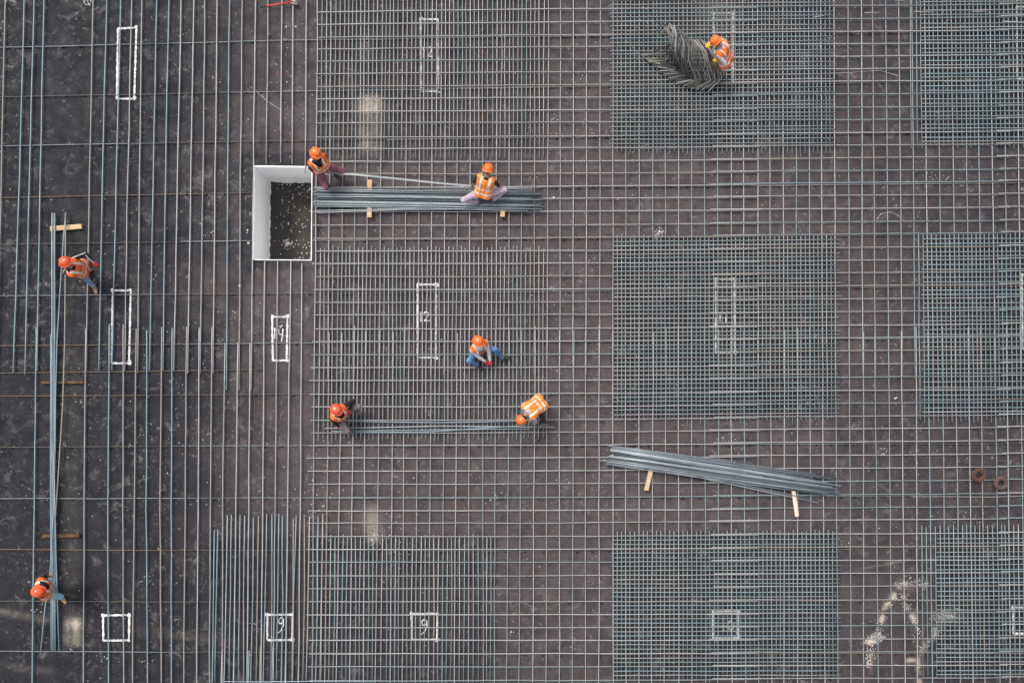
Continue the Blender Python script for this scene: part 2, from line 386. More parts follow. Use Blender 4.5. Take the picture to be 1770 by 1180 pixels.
# ------------------------------------------------------------------ painted marks on the membrane (parts of the ground)
def ribbon(strokes, wpx, name, label, m, blobs=(), jit=0.18):
    S = 0.0135; vs_, fs = [], []; z = 0.004
    for st in strokes:
        P = []
        for a, b in zip(st[:-1], st[1:]):
            n = max(1, int(math.hypot(b[0] - a[0], b[1] - a[1]) / 3))
            for k in range(n): P.append((lerp(a[0], b[0], k / n), lerp(a[1], b[1], k / n)))
        P.append(st[-1]); P = [at(p[0] + random.gauss(0, jit), p[1] + random.gauss(0, jit), 0) for p in P]
        b0 = len(vs_)
        for k, p in enumerate(P):
            d = (P[min(k + 1, len(P) - 1)] - P[max(k - 1, 0)]).normalized(); s = Vector((-d.y, d.x, 0))
            ww = wpx * S * .5 * random.uniform(.65, 1.25)
            vs_ += [(p + s * ww)[:2] + (z,), (p - s * ww)[:2] + (z,)]
            if k: fs.append((b0 + 2 * k - 2, b0 + 2 * k - 1, b0 + 2 * k + 1, b0 + 2 * k))
        z += 0.0006
    for (x, y, r_) in blobs:
        p = at(x, y, 0); b0 = len(vs_); n = 12
        for k in range(n):
            a = k * 2 * math.pi / n; rr = r_ * S * random.uniform(.65, 1.2); vs_.append((p.x + rr * math.cos(a), p.y + rr * math.sin(a), z))
        fs.append(tuple(range(b0, b0 + n))); z += 0.0006
    me = bpy.data.meshes.new(name); me.from_pydata([tuple(v) for v in vs_], [], fs); me.materials.append(m)
    o = bpy.data.objects.new(name, me); COL.objects.link(o); o.parent = ground; o['label'] = label
    return o
def digit(ch, x, y, h, w_=None):
    w_ = w_ or h * .55
    G = {'1': [[(.25, .05), (.5, 0), (.5, 1)]], '1f': [[(.25, 0), (.75, 0)], [(.5, 0), (.5, 1)], [(.25, 1), (.75, 1)]],
         '2': [[(.05, .2), (.3, .0), (.7, .02), (.9, .25), (.6, .6), (.1, .97)], [(.1, .97), (.5, .92), (1.1, .97)]],
         '4': [[(.1, 0), (.15, .5), (.9, .5)], [(.9, 0), (.85, .5), (.6, 1.15)]],
         '7': [[(0, .05), (.9, .0), (.75, .5), (.8, 1)]],
         '9': [[(.75, .1), (.4, .02), (.1, .2), (.25, .42), (.7, .36), (.78, .12)], [(.78, .12), (.78, .5), (.5, .85), (.05, 1.05)]],
         '0': [[(.5, 0), (.15, .18), (.05, .5), (.2, .85), (.5, 1), (.85, .82), (.95, .5), (.85, .18), (.5, 0)]]}
    return [[(x + a * w_, y + b * h) for a, b in s] for s in G[ch]]
outl = [
 ([(204, 50), (236, 48), (232, 171), (202, 171)], [], 'tall empty white painted rectangle on the dark floor at upper left'),
 ([(727, 33.5), (757, 33.5), (757.5, 158), (728, 158)], digit('1', 727, 82, 18) + digit('2', 738, 81, 18, 9), 'white painted rectangle numbered 12 under the upper middle mat'),
 ([(1233, 22.5), (1267, 22.5), (1267, 146), (1236, 146)], [], 'faint white painted rectangle under the dense mat with the bent bar heap'),
 ([(1757, 12), (1790, 12), (1790, 137), (1758, 137)], [], 'white painted rectangle cut by the right edge under the top right mat'),
 ([(195, 502), (226, 502), (223, 627.5), (193, 627.5)], [], 'tall white painted rectangle beside the walking worker on the left'),
 ([(721.5, 491.5), (754, 491.5), (753, 617.5), (722, 617.5)], digit('1', 723, 539, 17) + digit('2', 732, 539, 16, 10), 'white painted rectangle numbered 12 in front of the sitting worker'),
 ([(1237, 482.5), (1269, 482), (1270, 610), (1237, 610)], digit('1', 1240, 539, 17) + digit('7', 1249, 541, 16, 7), 'white painted rectangle under the dense mat in the right middle'),
 ([(1766, 475), (1798, 475), (1798, 603), (1768, 603)], [], 'white painted rectangle cut by the right edge at mid height'),
 ([(470.5, 547.5), (497, 547), (495.5, 622.5), (471.5, 623)], digit('1', 471, 567, 18, 8) + digit('4', 481, 568, 19, 9) + [[(481, 563), (484, 565), (488, 562)]], 'small white painted rectangle numbered 14 left of the grid'),
 ([(178.5, 1063), (223.5, 1062), (223, 1105.5), (178.5, 1106.5)], [], 'white painted square without number at the lower left'),
 ([(462, 1061.5), (506, 1061.5), (505, 1105), (462, 1105.5)], digit('9', 480, 1066, 26, 13), 'white painted square numbered 9 beside the left rebar strip end'),
 ([(711.5, 1060), (756, 1060), (755.5, 1104.5), (712, 1104.5)], digit('9', 727, 1069, 26, 14), 'white painted square numbered 9 under the bottom middle mat'),
 ([(1232, 1056), (1276, 1055), (1276, 1101), (1232, 1102)], digit('1f', 1246, 1070, 19, 8) + digit('0', 1257, 1072, 16, 12), 'white painted square numbered 10 under the bottom dense mat'),
 ([(1751, 1049), (1795, 1049), (1795, 1094), (1751, 1094)], [], 'white painted square cut by the right edge at the bottom'),
]
for c4, dg, lab in outl:
    st = [[c4[i], c4[(i + 1) % 4]] for i in range(4)]
    ribbon(st, 3.2, 'painted_outline', lab, M['faint'] if any(q_ in lab for q_ in ('under the dense', 'right edge', 'numbered 10', 'upper middle')) else M['paint'], [(x + random.uniform(-1.2, 1.2), y + random.uniform(-1.6, .8), random.choice([2.5, 3.4, 4.0])) for x, y in (c4[0], c4[1], c4[2])])
    if dg: ribbon(dg, 1.9, 'painted_number', 'hand painted number inside: ' + lab[6:], M['paint'] if 'square numbered 9' in lab or '14' in lab or 'sitting' in lab else M['faint'])
ribbon([[(143, 0), (148, 8), (155, 9), (158, 2), (150, -2), (144, 6)], [(150, 0), (156, 11)]], 1.1, 'chalk_scribble', 'thin chalk scribble at the top edge left', M['chalk'])
ribbon([[(442, 156), (455, 170), (470, 180), (485, 190), (484, 225)]], 0.9, 'chalk_line', 'thin curved chalk line right of the top left bars', M['chalk'])
ribbon([[(480, 122), (479, 130)]], 1.6, 'red_paint_mark', 'short red paint dash among the left bars', M['redpaint'])
ribbon([[(1435, 127), (1480, 125), (1520, 122), (1552, 131)], [(1470, 126), (1478, 135)]], .8, 'chalk_line', 'thin pale line across the upper right aisle', M['chalk'])
ribbon([[(1515, 380), (1522, 370), (1540, 366), (1555, 374), (1558, 384)]], .8, 'chalk_line', 'thin pale arc above the right middle aisle', M['chalk'])

# ------------------------------------------------------------------ reinforcement
RB = 0.0112
ZS, ZV, ZH = 0.045, 0.0700, 0.0955
def pick(*w_):
    ks = [k for k, _ in w_]; return M[random.choices(ks, [x for _, x in w_])[0]]
# --- left field: long bars tied on thin cross bars
left = empty('rebar_field', at(260, 600), 'widely spaced long bars tied over thin cross bars on the bare dark floor at left', 'rebar field')
YT, YB = -70, 1250
def lx(x, y, ext): return x
def vbar(root, keys, y0, y1, m, r=RB, z=ZV, name='bar', wig=.004):
    """keys: list of (y, x) samples; the bar runs from y0 to y1"""
    keys = sorted(keys)
    def X(y):
        if y <= keys[0][0] or len(keys) == 2: a, b = keys[0], keys[1]
        elif y >= keys[-1][0]: a, b = keys[-2], keys[-1]
        else:
            for a, b in zip(keys[:-1], keys[1:]):
                if a[0] <= y <= b[0]: break
        return a[1] + (b[1] - a[1]) * (y - a[0]) / (b[0] - a[0])
    ys = [y0] + [k[0] for k in keys if y0 < k[0] < y1] + [y1]
    return bar(name, [at(X(y), y, z) for y in ys], r, m, root, wig)
up = [(9, 2.5, -3.5, 1250), (42, 34, 25, 645), (59, 51, 44.5, 647), (76, 69.5, 64.8, 641), (161, 155, 150, 641), (185, 177, 172, 640), (209, 201, 194.8, 639), (228, 221, 216.5, 641),
      (246, 241, 238.5, 645), (271, 265, 259.5, 640), (292, 286, 282.5, 640), (313.5, 307, 301.5, 641), (335, 330, 325.5, 645), (354.5, 351, 347, 645), (375.5, 372, 369, 645),
      (397, 393.5, 392, 674), (419, 415.5, 414, 674), (441.5, 438, 435, 674), (463.4, 460, 457, 283), (487, 485, 483, 281), (507, 505, 503, 284), (530, 527.5, 526, 300)]
lcol = ['tan', 'blue', 'blue', 'blue', 'tan', 'blue', 'blue', 'grey', 'grey', 'blue', 'blue', 'pale', 'pale', 'grey', 'pale', 'blue', 'grey', 'pale', 'grey', 'pale', 'pale', 'pale']
for (a, b, c, ye), cl in zip(up, lcol): vbar(left, [(0, a), (300, b), (580, c)], YT, ye, M[cl], .0135)
lo = [(62.3, 59, 55.4, 565), (147.6, 145.4, 144, 567), (188.8, 186.4, 187.4, 560), (213.3, 212.3, 214, 560), (235.5, 232.4, 229, 568), (253.8, 253, 255, 571), (279.6, 276.4, 279, 565),
      (297.6, 296, 296, 567), (322.6, 320, 318, 564), (344.4, 342.7, 340, 566), (366.3, 364, 361.6, 565), (389.3, 385, 384, 592), (411.4, 407.6, 404, 592), (432.4, 430, 427, 592),
      (456.5, 454, 451, 451), (478.7, 475.8, 472.5, 451), (501, 497, 493.5, 451), (521, 519, 516, 455)]
lcol = ['blue', 'grey', 'blue', 'grey', 'tan', 'blue', 'tan', 'blue', 'tan', 'pale', 'grey', 'grey', 'pale', 'pale', 'pale', 'grey', 'pale', 'pale']
for (a, b, c, ys_), cl in zip(lo, lcol): vbar(left, [(580, a), (880, b), (1180, c)], ys_, YB, M[cl], .0135)
# thin cross bars on black spacer blocks
sp = [(-6, -17, -24, -32), (82, 70.5, 62, 54), (167, 158, 150, 141), (252, 244, 236, 229), (342, 333, 324, 317), (422, 416, 412, 406), (511, 507, 503, 495), (597, 593.5, 590, 584),
      (684, 682, 678, 675), (772, 770, 769, 766), (861, 860.5, 859, 857), (948.5, 951, 951, 947), (1039, 1040, 1040, 1038), (1124, 1127, 1130, 1128), (1212, 1214, 1216, 1214), (644, 638.6, None, None)]
for row in sp:
    ks = [(0, row[0]), (450, row[1])] + ([(1000, row[2]), (1700, row[3])] if row[2] is not None else [])
    def Yf(x):
        kk = ks
        for a, b in zip(kk[:-1], kk[1:]):
            if x <= b[0]: break
        return a[1] + (b[1] - a[1]) * (x - a[0]) / (b[0] - a[0])
    x1 = 1835 if row[2] is not None else 455
    spans = [(-60, x1)]
    if any(abs(row[1] - v) < 1 for v in (333, 416)): spans = [(-60, 434), (545, x1)]
    for (xa, xb) in spans:
        cuts = [xa]
        while cuts[-1] < xb: cuts.append(min(xb, cuts[-1] + random.uniform(330, 460)))
        for a, b in zip(cuts[:-1], cuts[1:]):
            m = pick(('dark', 5), ('slate', 3), ('rusty', 1.2), ('grey', 1), ('tan', .6)); oy = random.uniform(-.7, .7)
            cb = bar('cross_bar', [at(x, Yf(x) + oy, ZS) for x in (a - (6 if a > -60 else 0), (a + b) / 2, b)], .0095, m, left, .005)
            n = int((b - a) / random.uniform(25, 34)); vs_, fs = [], []
            for k in range(n):
                x = a + (b - a) * (k + .5) / n + random.uniform(-5, 5); y = Yf(x) + oy + random.uniform(.6, 3.0)
                p = at(x, y, 0) - cb.location - left.location; q = len(vs_); hx, hy, hz = .028, .022, .033
                for sx in (-1, 1):
                    for sy in (-1, 1): vs_.append((p.x + sx * hx, p.y + sy * hy, p.z + .002)); vs_.append((p.x + sx * hx * .5, p.y + sy * hy * .5, p.z + hz))
                fs += [(q, q + 1, q + 3, q + 2), (q + 4, q + 6, q + 7, q + 5), (q, q + 4, q + 5, q + 1), (q + 2, q + 3, q + 7, q + 6), (q + 1, q + 5, q + 7, q + 3)]
            me = bpy.data.meshes.new('spacer_blocks'); me.from_pydata(vs_, [], fs); me.materials.append(M['block'])
            o = link('spacer_blocks', me, cb); o['kind'] = 'stuff'

# --- coarse grid
grid = empty('rebar_grid', at(1000, 780), 'wide square grid of grey bars covering the middle and right of the floor', 'rebar grid')
V3 = [546.5, 570, 592.6, 614, 635, 658, 679.5, 702, 725, 746, 769, 790.5, 812.5, 834.6, 858.5, 880, 901.3, 924, 947.3, 968.3, 991, 1013.5, 1037, 1060, 1081.6, 1105, 1128.4, 1150, 1173, 1196,
      1217.6, 1240.2, 1264, 1285.5, 1309.7, 1331, 1354, 1376, 1399, 1420.5, 1442.8, 1466.7, 1490, 1510.3, 1533.6, 1556, 1579, 1601.5, 1624, 1648, 1671, 1692.5, 1715, 1738, 1761, 1784, 1807, 1830]
V8 = [541.7, 565, 586.2, 608.3, 630.2, 652.6, 677, 697.4, 720.2, 743, 766.2, 787.6, 810.5, 834.9, 855.8, 878, 899.2, 922.7, 944.9, 967.2, 990.4, 1012.2, 1035.6, 1059.7, 1081.6, 1104.5, 1127.4, 1149.5, 1173, 1196,
      1219, 1241.6, 1264.5, 1287.6, 1311, 1333.2, 1355.6, 1378.5, 1401.4, 1423.8, 1446.2, 1469.5, 1492.4, 1515.3, 1538.7, 1561.6, 1584.4, 1607.9, 1631.5, 1655.7, 1677.9, 1699, 1723.8, 1743.5, 1767.6, 1792, 1815, 1838]
H8 = [-50, -28, -6, 16.5, 38.6, 61, 81.4, 103, 125, 147.5, 169, 191, 211.5, 236, 256, 279, 300, 323, 343.6, 365.7, 389, 411.5, 433.7, 455.3, 477.6, 500, 522, 544, 568, 590, 612.5, 634.7, 657, 680.7, 702.5, 725.7,
      747.3, 769.4, 791, 813.4, 836, 859.7, 882, 903.6, 926.5, 949, 970.8, 994.4, 1016.5, 1039, 1061.8, 1084, 1105.8, 1129, 1151.5, 1175, 1197, 1219, 1241]
H17 = [-58, -36, -13, 9.7, 32, 54, 76, 97, 118.7, 140.6, 162, 185.6, 207, 229, 251, 272.5, 294.5, 314.7, 337.5, 360, 383, 403.6, 427.3, 449.4, 471.5, 493.4, 516, 538, 561.5, 583, 605.4, 629, 651.4, 674.6, 696.5, 718.6,
       740, 763, 786, 808.6, 831, 854.6, 876.7, 898, 922.5, 945, 969, 990.6, 1013.5, 1037.6, 1059.8, 1081.6, 1105, 1128, 1150.8, 1172.4, 1195, 1217, 1240]
def VX(i, y):
    f = math.floor(i); t = i - f
    a, b = lerp(V3[f], V3[min(f + 1, len(V3) - 1)], t), lerp(V8[f], V8[min(f + 1, len(V8) - 1)], t)
    return a + (b - a) * (y - 300) / 580
def HY(j, x):
    f = math.floor(j); t = j - f
    a, b = lerp(H8[f], H8[min(f + 1, len(H8) - 1)], t), lerp(H17[f], H17[min(f + 1, len(H17) - 1)], t)
    y = a + (b - a) * (x - 890) / 880 if x > 890 else a + (b - a) * (x - 890) / 880 * 0.15
    if x < 890 and a < 290: y += (890 - x) / 345 * 4.4 * (290 - a) / 250 * .9
    return y
def gc(x):  # colour mix by zone
    return pick(('grey', 3), ('pale', 5), ('tan', 1.0), ('green', 2)) if x < 1050 else pick(('grey', 3), ('pale', 4), ('green', 4), ('blue', .6), ('tan', .5))
for i in range(len(V3)):
    ye = 652 + random.uniform(-6, 6); ys_ = 568 + random.uniform(-6, 8)
    ytop = YT if i > 0 else YT
    lapped = i < 56
    if V3[i] < 590:
        pass
    o1 = random.uniform(-.3, .3)
    vbar(grid, [(300, VX(i, 300) + o1), (880, VX(i, 880) + o1)], YT, ye, gc(V3[i]))
    s_ = random.choice([-1, -1, 1]) * 2.0
    vbar(grid, [(300, VX(i, 300) + s_ + .8), (880, VX(i, 880) + .4 * s_ * .2)], ys_, YB, gc(V3[i]))
def hbar(root, j, x0, x1, m, dy=0.0, r=RB, z=ZH, wig=.004, tilt=0.0):
    xs = [x0] + [x for x in (700, 890, 1100, 1400) if x0 + 40 < x < x1 - 40] + [x1]
    return bar('bar', [at(x, HY(j, x) + dy + tilt * (x - x0) / max(1, x1 - x0), z) for x in xs], r, m, root, wig)
for j in range(len(H8)):
    y = H8[j]
    xs0 = 547 if y < 270 else (542 if y < 600 else (536 if y < 760 else 532))
    if 285 < y < 345: xs0 = 545
    x0 = xs0 + random.uniform(-3, 3)
    m1 = gc(700); xe = 1311 + random.uniform(-2, 3)
    if 341 < y < 346: hbar(grid, j, x0, xe, m1)
    else: hbar(grid, j, x0, xe, m1)
    hbar(grid, j, 1229 + random.uniform(-4, 6), 1741 + random.uniform(-3, 6), gc(1500), -1.9)
    hbar(grid, j, 1727 + random.uniform(-5, 5), 1840, gc(1700), -3.6)

# --- denser mats
def third(lo_, hi_, inset=True):
    out = []
    for i in range(lo_, hi_):
        out += [i + 1 / 3, i + 2 / 3]
    return out
def dense(label, i0, i1, yt, yb, j0=None, j1=None, xl=None, xr=None, cols=(('green', 3), ('grey', 2), ('pale', 2)), jx=.9, tilt=1.2, extra_v=()):
    root = empty('rebar_mat', at((VX(i0, 600) + VX(i1, 600)) / 2, (yt + yb) / 2), label, 'rebar mat', 'denser reinforcement mats laid over the grid')
    for i in third(i0, i1) + list(extra_v):
        o1, o2 = random.gauss(0, jx), random.gauss(0, jx)
        ya = yt + random.uniform(-2.5, 2.5) if yt > -50 else yt; yb_ = yb + random.uniform(-3, 3) if yb < 1230 else yb
        if random.random() < .06: yb_ += 9
        vbar(root, [(ya, VX(i, ya) + o1 * .7), (lerp(ya, yb_, .5), VX(i, (ya + yb_) / 2) + random.gauss(0, jx * .5)), (yb_, VX(i, yb_) + o2 * .7)], ya, yb_, pick(*cols), .0102, wig=.005)
    if j0 is not None:
        for j in third(j0, j1):
            d = random.gauss(0, .35)
            hbar(root, j, xl + random.uniform(-2, 2), xr + random.uniform(-2, 5), pick(*cols), d, .0102, tilt=random.gauss(0, .5))
    return root
warm = (('pale', 5), ('grey', 3), ('tan', .6), ('green', 3)); cool = (('green', 6), ('pale', 1), ('grey', 2), ('blue', .7)); cold = (('green', 5), ('blue', 2.5), ('pale', .7), ('grey', 1))
dense('denser mat of closely spaced upright bars above the white pit and long pile', 0, 18, YT, 274, cols=warm)
dense('denser mat of closely spaced upright bars with three workers on it', 0, 18, 427, 759, cols=warm)
dense('denser mat of closely spaced upright bars at the bottom over a square numbered 9', 0, 14, 925, 1177, cols=(('pale', 3), ('blue', 2.5), ('green', 3), ('tan', .3)), extra_v=())
dense('small square meshed mat under the heap of bent bars', 23, 40, YT, 264, 0, 14, 1055, 1440, cool, .28)
dense('small square meshed mat in the right middle above the slanted pile', 23, 40, 407, 725, 21, 35, 1060, 1450, cool, .28)
dense('small square meshed mat at the bottom below the slanted pile', 23, 40, 917, 1173, 44, 55, 1058, 1450, (('green', 6), ('blue', 2), ('grey', 2)), .28)
dense('small square meshed mat in the top right corner', 46, 57, YT, 254, 0, 14, 1593, 1840, cold, .4, extra_v=(45.85,))
dense('small square meshed mat at mid height along the right edge', 46, 57, 403, 728, 21, 35, 1594, 1840, cold, .4)
dense('small square meshed mat in the bottom right corner next to white chalky smears', 48, 57, 908, 1170, 44, 55, 1619, 1840, cold, .4, extra_v=(46.35, 46.7, 47.35, 47.7))
st_ = empty('rebar_strip', at(450, 1030), 'strip of closely spaced upright bars without cross bars at the bottom left of the grid', 'rebar strip')
tops = [(370.5, 915), (376.5, 915), (393, 890), (400, 889), (415, 889), (423, 891), (438, 893), (447, 891), (461, 888), (470, 888), (482, 887), (488, 890), (507, 896), (512, 890), (526, 894), (535, 891), (550, 891), (558, 888)]
for k, (x, y) in enumerate(tops):
    xb = x - 4 + random.uniform(-2.5, 2.5)
    vbar(st_, [(y, x), (1030, lerp(x, xb, .5) + random.gauss(0, .8)), (1178, xb)], y, 1177 + random.uniform(-1, 2), pick(('pale', 2), ('blue', 4), ('grey', 1), ('tan', .5)), z=ZV + .002)
for x in (383, 404, 430, 449, 471, 493, 516):
    vbar(st_, [(1118, x + 1), (1250, x - 3)], 1118 + random.uniform(-4, 8), YB, pick(('blue', 2), ('grey', 2)), z=ZV)
bar('bar', [at(x, 1177, ZH) for x in (383, 540, 650)], RB, M['blue'], st_)
for x in (659, 668, 655):
    pass

# ------------------------------------------------------------------ timbers
def timber(pa, pb, wpx, z0, h, m, label, name='timber', jitter=.004):
    a, b = at(*pa, z0 + h / 2), at(*pb, z0 + h / 2); L = (b - a).length
    me = box_mesh(L, wpx * .0133, h, .004, name, jitter); me.materials.append(m)
    o = bpy.data.objects.new(name, me); COL.objects.link(o); o.location = (a + b) / 2
    o.rotation_euler = (0, 0, math.atan2(b.y - a.y, b.x - a.x))
    tag(o, label, 'timber', 'timbers laid under the loose bars'); return o
ZT = ZH + RB + .002
timber((88, 395.5), (142, 391.5), 8, .004, .085, M['wood'], 'pale round edged timber under the top end of the left loose bars')
timber((72, 661), (145, 660.5), 4.5, .004, .075, M['wood2'], 'thin dark stained timber at mid height under the left loose bars')
timber((74, 926), (138, 924.5), 5.5, .004, .075, M['wood2'], 'brown weathered timber under the left loose bars above the lowest worker')
timber((639.5, 311), (638.5, 376), 8, ZT, .06, M['wood'], 'pale timber under the left part of the long pile')
timber((872, 323), (868.5, 375), 8, ZT, .06, M['wood'], 'pale timber under the right end of the long pile by the squatting worker')
timber((1130, 790), (1117, 847), 7.5, ZT, .06, M['wood'], 'tan slanted timber sticking out below the left part of the slanted pile')
timber((1368, 825), (1377.5, 892), 6.5, ZT, .06, M['wood3'], 'bleached pinkish timber sticking out below the right part of the slanted pile')

# ------------------------------------------------------------------ loose bars
def loose(pts, m, label, group, r=RB, wig=.003, name='loose_bar', step=.9):
    o = bar(name, pts, r, m, None, wig, step); tag(o, label, 'rebar', group); return o
ZP = ZT + .06 + RB
L1, G1 = 'straight grey bar lying in the long horizontal pile right of the white pit', 'loose bars of the long pile right of the white pit'
def slate(): return pick(('slate', 5), ('slate2', 3), ('slate3', 2.2))
n1 = 17
for lay, (cnt, a0, a1) in enumerate([(n1, 0, 1), (n1 - 3, .04, .96), (9, .08, .92), (3, .3, .85)]):
    for k in range(cnt):
        t = lerp(a0, a1, (k + .5) / cnt) + random.gauss(0, .012)
        yl = lerp(327, 356.5, t); yr = lerp(331, 364.5, t) + random.gauss(0, 1.0)
        ym = lerp(330, 360, t) + random.gauss(0, .5)
        z = ZP + lay * .022
        loose([at(541.5 + abs(random.gauss(0, 5)), yl + random.gauss(0, .5), z + .01), at(740, ym, z), at(924 + random.uniform(-18, 15) + (10 if random.random() < .1 else 0), yr, z - .01)], slate(), L1, G1, .0135)
loose([at(541, 325, ZP), at(935, 325.5, ZP)], M['slate'], L1, G1)
L1b = 'single bar lying apart just below the long horizontal pile'
loose([at(548, 367.5, ZP - .02), at(700, 362, ZP), at(900, 361, ZP)], M['slate2'], L1b, 'bars lying apart below the long pile')
loose([at(545, 364, ZP - .02), at(760, 359, ZP)], M['slate2'], L1b, 'bars lying apart below the long pile')
L2, G2 = 'straight grey bar in the main stack of the slanted pile at right centre', 'loose bars of the slanted pile'
for lay, cnt in enumerate((14, 11, 5)):
    for k in range(cnt):
        t = (k + .5 + (1 if lay == 1 else (3 if lay == 2 else 0)) * .5) / 14 + random.gauss(0, .012)
        xa = lerp(1062, 1040, t) + random.uniform(-5, 8); ya = lerp(784, 801, t) + random.gauss(0, .7) + (xa - lerp(1062, 1040, t)) * .14
        xb = lerp(1443, 1438, t) + random.uniform(-20, 14); yb = lerp(838, 858.5, t) + random.gauss(0, 1.3) + (xb - 1443) * .12
        z = ZP + lay * .022
        loose([at(xa, ya, z), at((xa + xb) / 2, (ya + yb) / 2 + random.gauss(0, .5), z), at(xb, yb, z)], slate(), L2, G2, .0135)
L3, G3 = 'straight grey bar in the thin loose strand along the top of the slanted pile', 'upper strand of the slanted pile'
for k in range(9):
    t = k / 8; 
    xa = 1056 + random.uniform(-3, 5); ya = lerp(770.5, 779, t); xb = random.uniform(1405, 1455) if k < 3 else 1420 + random.uniform(-20, 12)
    yb = (lerp(822, 826, k / 2) if k < 3 else lerp(829, 840, (k - 3) / 5)) + (xb - 1430) * .14
    loose([at(xa, ya, ZP + .02), at((xa + xb) / 2, (ya + yb) / 2, ZP + .03), at(xb, yb, ZP)], slate(), L3, G3, .0135)
loose([at(1049, 769.5, ZP), at(1300, 800, ZP + .04)], M['slate'], L3, G3)
loose([at(1036, 795, ZP), at(1200, 823, ZP), at(1414, 868.5, ZP - .03)], M['slate2'], 'single bar splayed out below the slanted pile over the bleached timber', 'stray bar of the slanted pile')
loose([at(1032, 794, ZP), at(1230, 826, ZP), at(1400, 862, ZP - .01)], M['slate'], L2, G2)

# left long bundle
LB = 'long straight bar in the tight upright bundle on the timbers at far left'
GB = 'long bars on the timbers at far left'
for (x0, y0, x1, y1, m) in ((89.8, 368, 90.6, 1123, 'slate2'), (92.2, 368, 93, 1122, 'slate'), (94.6, 368, 95.2, 1124, 'blue'), (87.9, 578, 88.6, 1122, 'blue')):
    loose([at(x0, y0, .12), at(lerp(x0, x1, .5) - .4, lerp(y0, y1, .5), .115), at(x1, y1, .10)], M[m], LB, GB, .0125)
loose([at(114, 367, .13), at(110, 405, .125), at(104, 500, .12), at(98.5, 590, .12), at(95.5, 700, .12), at(94, 860, .12), at(87, 985, .2), at(78, 1050, .15), at(70, 1129, .05)], M['blue'],
      'bent bar leaving the left bundle and held by the lowest worker', 'bent bar held by the lowest worker', .0125)
loose([at(113, 368, .145), at(113, 470, .3), at(111.5, 600, .16), at(108, 700, .14), at(100, 830, .14), at(95, 905, .14)], M['tan'], 'curved pale bar beside the left bundle held by the walking worker', 'curved bar held by the walking worker', .0125)
loose([at(93, 780, .14), at(96, 910, .14), at(98.5, 1010, .13), at(102, 1124, .07)], M['blue'], 'bar splaying right at the lower end of the left bundle', 'splayed bar of the left bundle', .0125)
# bars carried between two workers by the pit
for k, d in enumerate((0, 1.7)):
    loose([at(543, 296 + d * .5, .55), at(640, 303.5 + d, .50), at(760, 316 + d, .42), at(830, 322 + d * 1.5, .38), at(920, 325 + d * 1.6, .26)], M[('pale', 'slate2')[k]],
          'bar lifted between the worker at the pit corner and the squatting worker', 'bars lifted between two workers', .0125)
# bars on the middle mat between two workers
for k, (p, q, r_) in enumerate((((561, 740), (760, 736), (959, 738)), ((573, 745), (750, 742.5), (915, 741)), ((590, 747.5), (740, 746), (905, 735)), ((602, 727.5), (760, 730), (900, 727.5)))):
    loose([at(*p, ZT + RB), at(*q, ZT + RB + .004), at(*r_, ZT + RB)], M[('slate2', 'green', 'blue', 'blue')[k]], 'long bar laid across the middle mat between the two workers kneeling at its lower edge', 'bars across the middle mat', .0125)
# stray offcuts
for (p, q, m, lab) in (((1723, 689), (1810, 688.5), 'rusty', 'orange rusted bar lying across the mat at the right edge'), ((1580, 20), (1614, 21.5), 'tan', 'tan short offcut on the top right mat'),
                       ((1680, 20.5), (1705, 19.5), 'tan', 'pale short offcut near the right top corner'), ((1494, 22.5), (1521, 22), 'grey', 'grey short offcut in the aisle near the top'),
                       ((1407, 30), (1430, 26), 'grey', 'grey slanted offcut at the right side of the top dense mat'), ((1634, 312), (1641, 305), 'tan', 'tiny tan offcut in the aisle below the top right mat'),
                       ((1545, 0), (1563, 2), 'tan', 'bent short offcut at the top edge'), ((1730, 27.5), (1800, 25), 'pale', 'pale bar crossing the painted rectangle in the top right corner'),
                       ((1733, 37), (1800, 41), 'pale', 'pale bar lying slightly askew in the top right corner')):
    loose([at(*p, ZT + .012), at(*q, ZT + .012)], M[m], lab, None, .011)

# bent bar heap
heap_k = [((1108, 94), (1142, 88), (1160, 72), (1147, 42)), ((1130, 110), (1165, 118), (1167, 82), (1164, 44)), ((1143, 124), (1180, 125), (1176, 99), (1172, 47)),
          ((1165, 139), (1198, 136), (1187, 100), (1182, 60)), ((1190, 153), (1215, 139), (1203, 103), (1193, 68)), ((1208, 154), (1232, 136), (1222, 104), (1203, 72)), ((1226, 155), (1243, 137), (1236, 99), (1213, 70))]
NB = 66
for k in range(NB):
    t = k / (NB - 1) * (len(heap_k) - 1); f = min(int(t), len(heap_k) - 2); u = t - f
    F, B, Tt, E = [(lerp(a[0], b[0], u) + random.gauss(0, 2.0), lerp(a[1], b[1], u) + random.gauss(0, 2.2)) for a, b in zip(heap_k[f], heap_k[f + 1])]
    zt = random.uniform(.75, 1.0) * (1 if t < 5 else .8)
    pts = [at(*F, ZT + .02 + random.uniform(0, .06)), at(*B, ZT + .05 + random.uniform(0, .08)), at(*Tt, zt), at((Tt[0] + E[0]) / 2 + 4, (Tt[1] + E[1]) / 2 - 1, zt + .06), at(*E, zt + .03)]
    if t < 2.6: pts.append(at(E[0] - random.uniform(8, 16), E[1] + random.uniform(8, 18), zt - .2))
    # soften the bends
    P = [pts[0]]
    for a, b, c in zip(pts[:-2], pts[1:-1], pts[2:]):
        P += [b.lerp(a, min(.3, .05 / (a - b).length)), b.lerp(c, min(.3, .05 / (c - b).length))]
    P.append(pts[-1])
    loose(P, pick(('brownsteel', 4), ('olive', .5), ('pale', 1.3), ('dark', 4), ('slate3', 3)), 'bent bar in the tangled heap beside the worker with yellow gloves', 'bent bars of the tangled heap', .0115, 0, 'bent_bar', .5)
